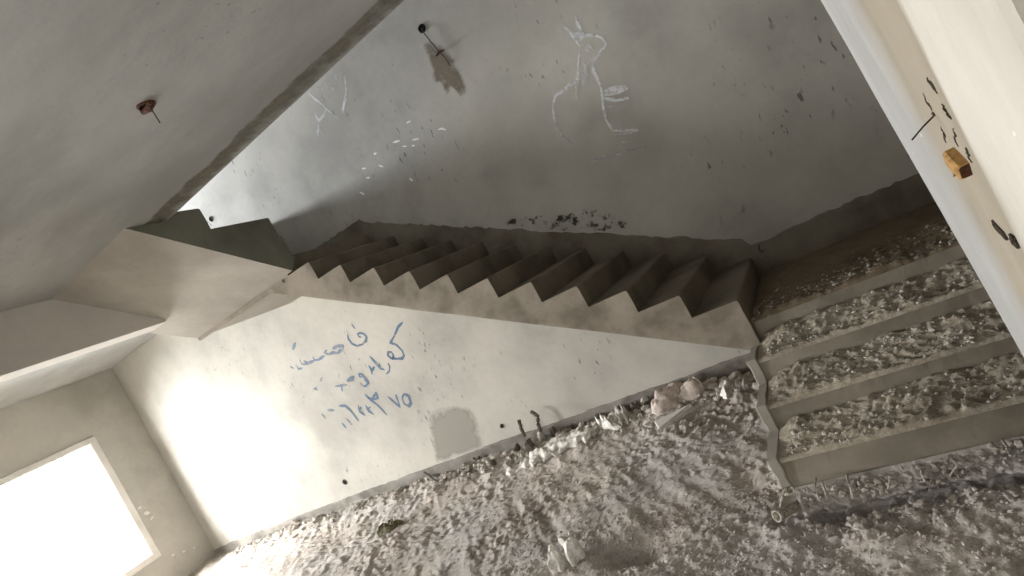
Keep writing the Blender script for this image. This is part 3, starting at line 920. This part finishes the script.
def blotch(name, outline, mat, label, plane=(1, YB), off=.002, cat='stain', parent=None):
    P = [Vector(sight(a, b, plane[0], plane[1])) for a, b in outline]
    D = []
    nP = len(P)
    for i in range(nP):                                  # closed Catmull-Rom
        p0, p1, p2, p3 = P[i - 1], P[i], P[(i + 1) % nP], P[(i + 2) % nP]
        for k in range(6):
            t = k / 6
            D.append(.5 * ((2 * p1) + (p2 - p0) * t + (2 * p0 - 5 * p1 + 4 * p2 - p3) * t * t + (3 * p1 - p0 - 3 * p2 + p3) * t ** 3))
    c = sum(D, Vector()) / len(D); o = Vector((0, -off, 0)) if plane[0] == 1 else Vector((0, 0, -off))
    V = []; Fc = []; nD = len(D); rg = [1.12, 1.0, .86, .7, .5, .25]; fade = []
    for j, q in enumerate(rg):
        V += [c + (p - c) * q + o for p in D]; fade += [j / 3.0] * nD
    for j in range(len(rg) - 1):
        for i in range(nD): Fc.append((j * nD + i, j * nD + (i + 1) % nD, (j + 1) * nD + (i + 1) % nD, (j + 1) * nD + i))
    Fc.append(tuple((len(rg) - 1) * nD + i for i in range(nD)))
    ob = mesh(name, V, Fc, mat, parent)
    at = ob.data.attributes.new('cover', 'FLOAT', 'POINT'); at.data.foreach_set('value', [min(1.0, f) for f in fade])
    return tag(ob, label, cat) if not parent else ob


blotch('cement_patch', [(434, 436), (431, 420), (440, 411), (460, 409), (472, 416), (479, 440), (478, 446), (458, 453), (440, 460), (436, 452)], M['patch'],
       'rounded grey cement patch low on the cream wall', cat='patch')
blotch('damp_stain', [(424, 45), (432, 42), (446, 50), (456, 62), (463, 80), (468, 92), (460, 96), (452, 88), (447, 94), (440, 84), (434, 82), (431, 66)], M['stain'],
       'brown damp stain running down the upper wall below the hanging hook')
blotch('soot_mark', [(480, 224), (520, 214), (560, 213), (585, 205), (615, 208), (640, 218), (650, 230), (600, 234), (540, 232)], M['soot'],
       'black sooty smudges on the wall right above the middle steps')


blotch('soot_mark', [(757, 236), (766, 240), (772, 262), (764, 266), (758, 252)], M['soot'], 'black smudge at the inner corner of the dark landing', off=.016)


def wall_box(name, px, py, rad, label, cat, plane=(1, YB), ring='rust'):
    p = Vector(sight(px, py, plane[0], plane[1])); nrm = Vector((0, -1, 0)) if plane[0] == 1 else Vector((0, 0, -1))
    u = Vector((1, 0, 0)); v = nrm.cross(u)
    r = empty(name, p, label, cat); n = 18
    m = MB(); prof = [(.85, .001), (.86, .010), (1.0, .012), (1.12, .004), (1.14, .0)]
    V = []; Fc = []
    for k in range(n):
        a = 2 * math.pi * k / n; j = 1 + .12 * float(vnoise(k * .9, px, 3))
        for (q, h) in prof: V.append(p + (u * math.cos(a) + v * math.sin(a)) * rad * q * j + nrm * h)
    for k in range(n):
        for i in range(4): Fc.append((k * 5 + i, k * 5 + i + 1, ((k + 1) % n) * 5 + i + 1, ((k + 1) % n) * 5 + i))
    m.add(V, Fc); m.build('rim', M[ring], r)
    d = MB(); d.prism([[p + (u * math.cos(2 * math.pi * k / n) + v * math.sin(2 * math.pi * k / n)) * rad * .9 + nrm * h for k in range(n)] for h in (-.002, .003)])
    d.build('cavity', M['black'], r)
    return r, p, nrm


V = []; Fc = []; cv = []
xs_ = np.arange(X3 - .25, 1.0, .05)
for x in xs_:                                            # damp band along the free edge of the slab
    wd_ = .21 + .05 * float(vnoise(x * 2.1, .5, 70)) + .03 * float(vnoise(x * 8, .5, 71))
    for q, c_ in ((.02, .35), (.3, .75), (.6, 1.0), (.85, .8), (1.0, 0.0)):
        V.append((x, YE - .004 - wd_ * q, ZC - .002)); cv.append(c_)
for i in range(len(xs_) - 1):
    for j in range(4): Fc.append((i * 5 + j, i * 5 + j + 1, i * 5 + j + 6, i * 5 + j + 5))
es = mesh('edge_stain', V, Fc, M['edge'], ceil_o)
at = es.data.attributes.new('cover', 'FLOAT', 'POINT'); at.data.foreach_set('value', cv)

r, p, nr = wall_box('junction_box', 422, 28.5, .038, 'round black wall box high on the upper wall with a hook hanging from its wire', 'wall box', ring='black')
m_ = MB(); q = Vector(sight(439, 52, 1, YB - .03)); m_.tube([p + nr * .004, p + nr * .03 + (q - p) * .15, q], .006, 6); m_.build('wire', M['wire'], r)
hk = MB(); q2 = Vector(sight(444, 50, 1, YB - .035)); q3 = Vector(sight(436, 56, 1, YB - .035)); hk.tube([q2, q, q3], [.008, .014, .010], 7); hk.tube([q, Vector(sight(446, 59, 1, YB - .03)), Vector(sight(450, 66, 1, YB - .01))], .005, 6)
hk.build('hook', M['rust'], r)
r, p, nr = wall_box('ceiling_box', 146, 105, .042, 'small rusty ceiling box with a short wire, on the slab at upper left', 'ceiling box', (2, ZC))
m_ = MB(); q = Vector(sight(160, 123, 2, ZC - .15)); p2 = p + Vector((.02, 0, 0)); m_.tube([p2 + nr * .002, p2 * .55 + q * .45, q], .0032, 6); m_.build('wire', M['wire'], r)
hb = MB(); hb.tube([p + Vector((-.05, .0, -.012)), p + Vector((0, .004, -.02)), p + Vector((.05, -.005, -.012))], [.014, .02, .016], 8); hb.build('cross_bar', M['rust'], r)
for (a, b, rad, lab) in ((345, 482, .035, 'small black hole low in the bright wall, left of the cement patch'), (502, 426, .022, 'small black hole low in the wall, right of the cement patch'),
                         (211.5, 219, .034, 'small dark hole in the bright upper wall beside the stair notch')):
    wall_box('wall_hole', a, b, rad, lab, 'hole', ring='clod')
# blobs of mortar left on the wall beside the window
for i, (a, b, s) in enumerate(((146, 513, .05), (151, 517, .04), (139, 508, .03), (172, 555, .03), (183, 552, .03), (193, 548, .025))):
    q = sight(a, b, 0, XW)
    lump('mortar_blob', (XW + .012, q[1], q[2]), (.02, s, s * .8), M['frame'], 'white mortar blob stuck on the wall beside the window', 'mortar blob', 60 + i, 0, 'mortar blobs by the window', 2, .5)

# ------------------------------------------------------------------ light
def area(name, loc, rot_, sx, sy, power, col):
    l = bpy.data.lights.new(name, 'AREA'); l.shape = 'RECTANGLE'; l.size = sx; l.size_y = sy; l.energy = power; l.color = col
    o = bpy.data.objects.new(name, l); o.location = loc; o.rotation_euler = rot_; COL.objects.link(o); return o


P2 = math.pi / 2
# daylight outside the window openings
def daylight(y0, y1, z0, z1, off, grow, radiance, col, lift=0.0):
    sx, sy = (y1 - y0) + 2 * grow, (z1 - z0) + 2 * grow
    area('window_daylight', (XO - off, (y0 + y1) / 2, (z0 + z1) / 2 + lift), (P2, 0, -P2), sx, sy, radiance * math.pi * sx * sy, col)


daylight(OY0, OY1, OZ0, OZ1, 1.1, .8, 104, (.97, .99, 1), 1.75)
daylight(VY0, VY1, WZ0, WZ1, 1.1, .5, 66, (.98, .99, 1), 1.1)
daylight(UY0, UY1, UZ0, UZ1, .3, .1, 98, (.76, .85, 1))
area('doorway_daylight', (-1.9, YF - .25, 1.2), (P2, 0, 0), 3.0, 2.6, 32, (1, .99, .97))

area('doorway_daylight', (2.1, -4.6, 1.2), (P2, 0, P2), 2.6, 2.6, 52, (1, .99, .97))

wd = bpy.data.worlds.new('sky'); scn.world = wd; wd.use_nodes = True
bg = wd.node_tree.nodes['Background']; bg.inputs[0].default_value = (.93, .97, 1, 1); bg.inputs[1].default_value = 1.3

# ------------------------------------------------------------------ camera
cd = bpy.data.cameras.new('camera'); co = bpy.data.objects.new('camera', cd); COL.objects.link(co)
cd.sensor_fit = 'HORIZONTAL'; cd.sensor_width = 36; cd.lens = F_PX * 36 / 1024; cd.clip_start = .02
c, s = math.cos(ROLL), math.sin(ROLL)
cx_ = RT * c - UP * s; cy_ = RT * s + UP * c; cz_ = -FW
mw_ = Matrix(((cx_[0], cy_[0], cz_[0], CAM[0]), (cx_[1], cy_[1], cz_[1], CAM[1]), (cx_[2], cy_[2], cz_[2], CAM[2]), (0, 0, 0, 1)))
co.matrix_world = mw_
scn.camera = co
scn.view_settings.view_transform = 'Standard'; scn.view_settings.look = 'None'
scn.view_settings.gamma = 1; scn.view_settings.use_curve_mapping = False
scn.view_settings.exposure = -0.05
